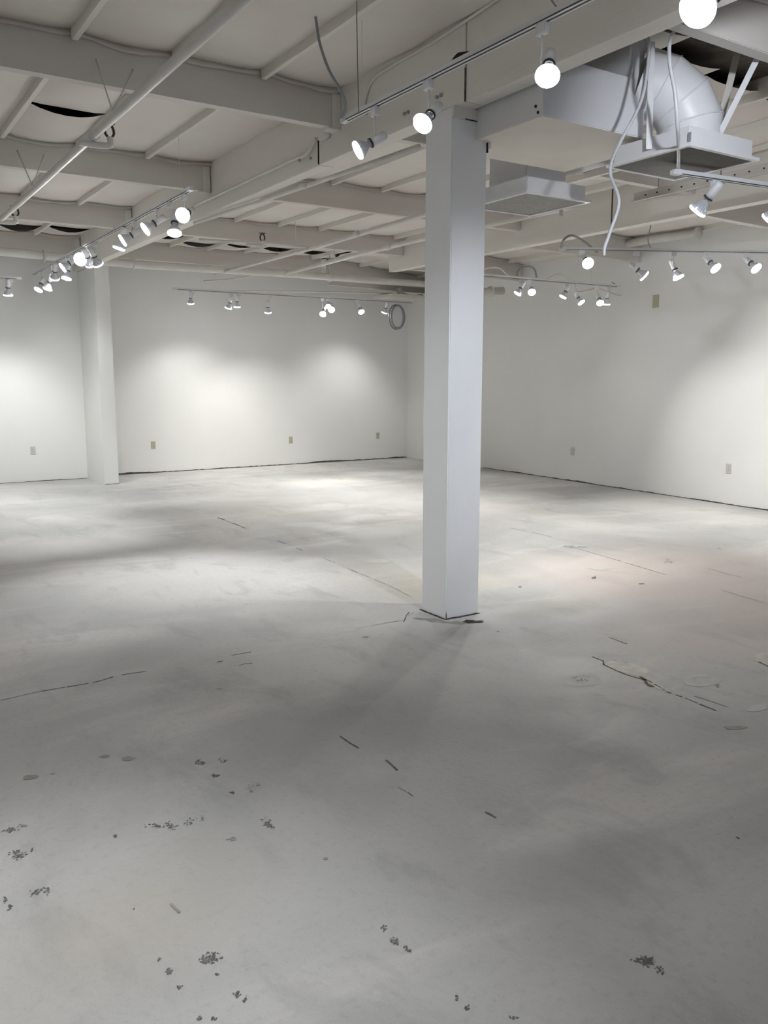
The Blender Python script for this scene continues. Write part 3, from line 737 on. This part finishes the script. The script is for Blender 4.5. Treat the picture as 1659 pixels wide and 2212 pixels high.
for me, m in ((ME_ADAPT, M_WHITE), (ME_HOLD, M_WHITE), (ME_COLL, M_DARK), (ME_BULB, M_RIB), (ME_LENS, M_LENS), (ME_KNOB, M_WHITE)):
    me.materials.append(m)
    if me is not ME_ADAPT:
        for p in me.polygons: p.use_smooth = True
for p in ME_BULB.polygons: p.use_smooth = False
def inst(name, me, parent, mw=None):
    o = bpy.data.objects.new(name, me); COL.objects.link(o); o.parent = parent
    if mw is not None: o.matrix_local = mw
    return o
SIDE = .040; REACH = .155
def head(trk, px, az, el, label, power=1.0, cone=115, size=None, pos=None):
    size = size or (.84 if trk == 'near' else .92)
    p0, u, Lr = TR[trk]
    a, e = math.radians(az), math.radians(el)
    d = Vector((math.cos(a)*math.cos(e), math.sin(a)*math.cos(e), math.sin(e)))
    sd = Vector((0,0,1)).cross(d)
    sd = (sd.normalized() if sd.length > .05 else Vector((1,0,0)))
    off = sd*SIDE*size + d*REACH*size
    if pos is None:
        r = ray(*px)
        # p0 + s u - L z + off = CAM + t r
        A = Matrix((u, Vector((0,0,-1)), -r)).transposed(); s, L_, t_ = A.inverted() @ (CAM - p0 - off)
    else: s, L_ = pos
    if not (.05 < L_ < .40): print('HEAD', label, 'drop', round(L_, 3), 's', round(s, 2))
    L_ = max(.085, min(.30, L_)); s = max(.06, min(Lr-.06, s))
    base = p0 + u*s
    T = thing('track_lamp', label, 'track light', base, 'track lamps')
    inst('track_adapter', ME_ADAPT, T, Matrix.Rotation(math.atan2(u.y, u.x), 4, 'Z'))
    piv = Vector((0, 0, -L_))
    bm = tb([(0,0,-.05), (0,0,-L_-.008)], .007*size, 8); obj('stem', bm, M_WHITE, T, smooth=True)
    R3 = Matrix((sd, d.cross(sd), d)).transposed().to_4x4()
    W_ = Matrix.Translation(piv + sd*SIDE*size) @ R3 @ Matrix.Scale(size, 4)
    h_ = inst('lamp_holder', ME_HOLD, T, W_); inst('collar', ME_COLL, h_); inst('pivot_knob', ME_KNOB, h_)
    b_ = inst('reflector_bulb', ME_BULB, T, W_); inst('lens', ME_LENS, b_)
    l = bpy.data.lights.new('bulb_light', 'SPOT'); l.energy = SPOT_W*power; l.color = (.86, .91, 1.0) if 'past the top edge' in label else (.97, .985, 1.0) if trk in ('near','far','left') else (1.0, .985, .955)
    l.spot_size = math.radians(cone); l.spot_blend = 1.0; l.shadow_soft_size = .045
    lo_ = bpy.data.objects.new('bulb_light', l); COL.objects.link(lo_); lo_.parent = T
    q = (-d).to_track_quat('Z', 'Y')
    lo_.matrix_local = Matrix.Translation(piv + off + d*.05) @ q.to_matrix().to_4x4()
    # soft spill of the frosted lens
    return T
# near track
head('near', (1502,22), 184, -38, 'brightest lamp at the top right corner of the photo', 0.8, 70, 1.05)
head('near', (1182,168), 222, -48, 'round lit lamp below the near track, right of the column', 0.12, 70)
head('near', (910,270), 195, -42, 'lit lamp in front of the top of the column', 0.2, 70)
head('near', (769,327), 158, -30, 'lamp at the left end of the near track', 0.5, 70)
head('near', None, 76, -27, 'added lamp on the near track past the top edge aimed at the column', 1.5, 46, pos=(3.6, .12))  # unseen lamp, added to brighten the column
head('near', None, 46, -6, 'added lamp past the top edge aimed right of the column', 1.1, 60, pos=(3.3, .12))  # unseen lamp, added to light the purlin and floor on the right
head('near', None, 182, -42, 'added lamp on the near track past the top edge aimed down left', .35, 60, pos=(2.9, .12))  # unseen lamp, added as fill for the near floor
head('left', None, 14, -27, 'added lamp on the left track aimed at the column', 1.1, 42, pos=(2.9, .12))  # added out of view to lift the column's left face
head('left', None, -30, -62, 'added lamp on the left track aimed at the near floor', .6, 60, pos=(2.2, .12))  # added out of view to brighten the near floor
# far track, from its near end
head('far', (393,466), 225, -22, 'bright camera-facing lamp at the near end of the far track', .25, 75)
head('far', (377,507), 245, -70, 'lamp hanging straight down below the brightest of the far track', 1.5, 62)
head('far', (311,497), 172, -35, 'tilted oval lamp, third from the near end of the far track', 1.0, 62)
head('far', (262,521), 165, -32, 'narrow oval lamp of the stacked pair on the far track', 0.8, 62)
head('far', (256,538), 150, -72, 'down-turned rim-lit lamp below the narrow oval one', 1.3, 66)
head('far', (213,573), 40, -50, 'white side-on lamp right of the dazzling one on the far track', .5, 70)
head('far', (197,574), 45, -50, 'half hidden lamp between the dazzling one and the side-on one', .5, 70)
head('far', (172,561), 232, -18, 'dazzling lamp in the middle of the far track', .5, 75, 1.15)
head('far', (133,577), 175, -35, 'oval lamp left of the dazzling one on the far track', .7, 70)
head('far', (143,604), 200, -75, 'low lamp below the oval one on the far track', 1.3, 66)
head('far', (118,603), 85, -56, 'upper lamp of the white cluster at the far track end', 0.36, 105)
head('far', (102,626), 120, -62, 'lower lamp of the white cluster at the far track end', 0.4, 100)
head('far', (82,628), 200, -60, 'last lamp at the far end of the far track', .5, 70)
head('edge', (17,630), 90, -76, 'lone lamp on the small track at the left edge', 0.3, 110)
# back track
head('back', (412,652), 70, -72, 'leftmost lamp on the back wall track', 0.27, 105, size=.8)
head('back', (493,667), 110, -68, 'left lamp of the touching pair on the back wall track', 0.22, 105, size=.85)
head('back', (512,665), 80, -85, 'right lamp of the touching pair on the back wall track', 0.3, 100, size=.8)
head('back', (579,677), 65, -76, 'single down-turned lamp mid way on the back wall track', 0.45, 105, size=.85)
head('back', (709,654), 235, -38, 'upper lamp of the bright trio on the back wall track', .5, 75, size=.7)
head('back', (697,680), 225, -45, 'lower left lamp of the bright trio on the back wall track', 1.4, 75, size=.85)
head('back', (716,670), 240, -35, 'right lamp of the bright trio on the back wall track', 1.2, 75, size=.85)
head('back', (781,675), 260, -50, 'lit lamp right of the bright trio on the back wall track', 1.4, 75, size=.8)
head('back', (830,674), 110, -68, 'rim-lit lamp nearest the cable coil', 0.42, 105, size=.8)
# right track
head('right', (1271,570), 240, -28, 'leftmost and brightest lamp on the long right track', 0.9, 75)
head('right', (1394,598), 325, -40, 'second lamp on the long right track, long tilted holder', 0.5, 100)
head('right', (1467,602), 300, -64, 'third lamp on the long right track, pointing nearly down', 0.6, 90)
head('right', (1549,567), 275, -44, 'fourth lamp on the long right track', 1.0, 76)
head('right', (1637,564), 272, -42, 'fifth lamp on the long right track, nearest the right edge', 0.5, 76)
# track under the grille
head('grille', (1504,449), 105, -48, 'ribbed lamp below the large grille, seen from behind', .8, 75)
head('grille', (1660,463), 95, -45, 'ribbed lamp cut by the right edge below the large grille', .8, 75)
# corner track
head('corner', (1117,634), 150, -60, 'first lamp right of the column on the thin track', .8, 75, size=.72)
head('corner', (1149,632), 235, -44, 'second, fully lit lamp right of the column on the thin track', 1.3, 75, size=.72)
head('corner', (1215,640), 150, -62, 'rim-lit lamp in the middle of the thin track', .6, 80, size=.72)
head('corner', (1257,655), 290, -52, 'tilted lamp under the cable bend on the thin track', 0.7, 90, size=.72)
head('corner', (1297,656), 240, -48, 'left lamp of the overlapping pair on the thin track', .6, 80, size=.72)
head('corner', (1310,659), 60, -80, 'right lamp of the overlapping pair on the thin track', 0.06, 110, size=.72)

# ---------------------------------------------------------------- loose cables
def cable(label, pts, r, m, name='hanging_cable', k=8, grp=None):
    P = spline(pts, k); p0 = P[0].copy()
    o = obj(name, tb([p-p0 for p in P], r, 8), m, smooth=True); o.location = p0
    return tag(o, label, 'cable', grp)
cable('grey cable dropping to the left end of the near track', [at(662,-25,1,4.5), at(680,30,1,4.5), at(690,90,1,4.45), at(710,150,1,4.4), at(738,200,1,4.4), at(747,232,1,4.42), at(739,255,1,4.45)], .008, M_GREYCABLE)
cable('white cable dangling free with a blunt end, right of the column', [at(1398,70,1,3.4), at(1402,110,1,3.35), at(1386,215,1,3.3), at(1336,315,1,3.3), at(1318,370,1,3.3), at(1337,435,1,3.3), at(1318,500,1,3.3), at(1306,535,1,3.3), at(1305,552,1,3.3)], .009, M_CABLE)
cable('white cable feeding the track below the large grille', [at(1460,60,1,3.15), at(1447,90,1,3.12), at(1447,140,1,3.10), at(1458,200,1,3.10), at(1464,280,1,3.13), at(1466,330,1,3.3), at(1465,368,1,3.48)], .010, M_CABLE)
cable('thin dark wire with a split end above the long right track', [at(1415,430,1,6.1), at(1405,490,1,6.1), at(1400,520,1,6.1), at(1408,543,1,6.1)], .005, M_WIRE, 'hanging_wire')
cable('dark flexible cable arched over the left end of the long right track', [at(1212,534,2,2.81), at(1218,518,2,2.86), at(1235,509,2,2.9), at(1262,522,2,2.88), at(1290,545,2,2.8)], .012, M_WIRE)
cable('dark cable arch standing over the thin track beside the column', [at(1118,603,1,8.3), at(1118,588,1,8.3), at(1128,579,1,8.3), at(1143,576,1,8.3), at(1155,583,1,8.3), at(1160,605,1,8.3)], .012, M_GREYCABLE)
cable('pale cable arch left of the dark arch beside the column', [at(1045,582,1,8.3), at(1062,578,1,8.3), at(1080,580,1,8.3), at(1098,596,1,8.3)], .008, M_PIPE)
cable('long wavy cable looping from the thin track to the lamp above', [at(1182,603,1,8.25), at(1205,593,1,8.25), at(1228,604,1,8.25), at(1238,628,1,8.25), at(1260,630,1,8.25), at(1290,623,1,8.25), at(1320,633,1,8.25), at(1350,638,1,8.25), at(1366,620,1,8.25), at(1385,602,1,8.25), at(1410,598,1,8.25), at(1422,606,1,8.25), at(1418,616,1,8.25)], .010, M_PIPE)
cable('small curled wire at the right end of the thin track', [at(1322,610,1,8.2), at(1328,614,1,8.2), at(1325,619,1,8.2), at(1318,617,1,8.2)], .006, M_WIRE, 'hanging_wire')
cable('thin vertical suspension wire at the left end of the near track', [at(770,-10,1,4.2), at(772,120,1,4.2), at(775,246,1,4.2)], .003, M_WIRE, 'hanging_wire')
cable('thin wire twisted up from the near track at the top of the photo', [at(1180,-15,1,3.15), at(1198,10,1,3.15), at(1210,28,1,3.15)], .004, M_WIRE, 'hanging_wire')
cable('thin straight conduit behind the back wall track', [at(483,629,1,12.7), at(660,630,1,12.7), at(848,634,1,12.7)], .012, M_PIPE, 'conduit')
cable('slender pipe branching toward the back wall track', [at(440,607,1,12.6), at(500,603,1,12.6), at(560,593,1,12.6)], .012, M_PIPE, 'conduit')
cable('small wire hook over the short track below the grille', [at(1558,362,1,3.45), at(1558,380,1,3.45), at(1568,383,1,3.45), at(1572,392,1,3.45), at(1562,396,1,3.45)], .003, M_WIRE, 'hanging_wire')
# coil of grey cable
c = at(858,660,1,12.35)
t = thing('cable_coil', 'coil of grey cable hanging below the small shelf in the back corner', 'cable', c)
for k in range(4):
    rx, rz = .125+.008*k, .185+.006*k; ox = (-.012, .01, .022, -.004)[k]
    pts = [(ox+rx*math.sin(a*2*PI/28), -.03+.02*k, -.19+rz*math.cos(a*2*PI/28)) for a in range(29)]
    obj('loop', tb(pts, .013, 8), M_GREYCABLE, t, smooth=True)
obj('tie', tb([(-.02,-.02,.0),(.03,.03,.0)], .02, 8), M_GREYCABLE, t)
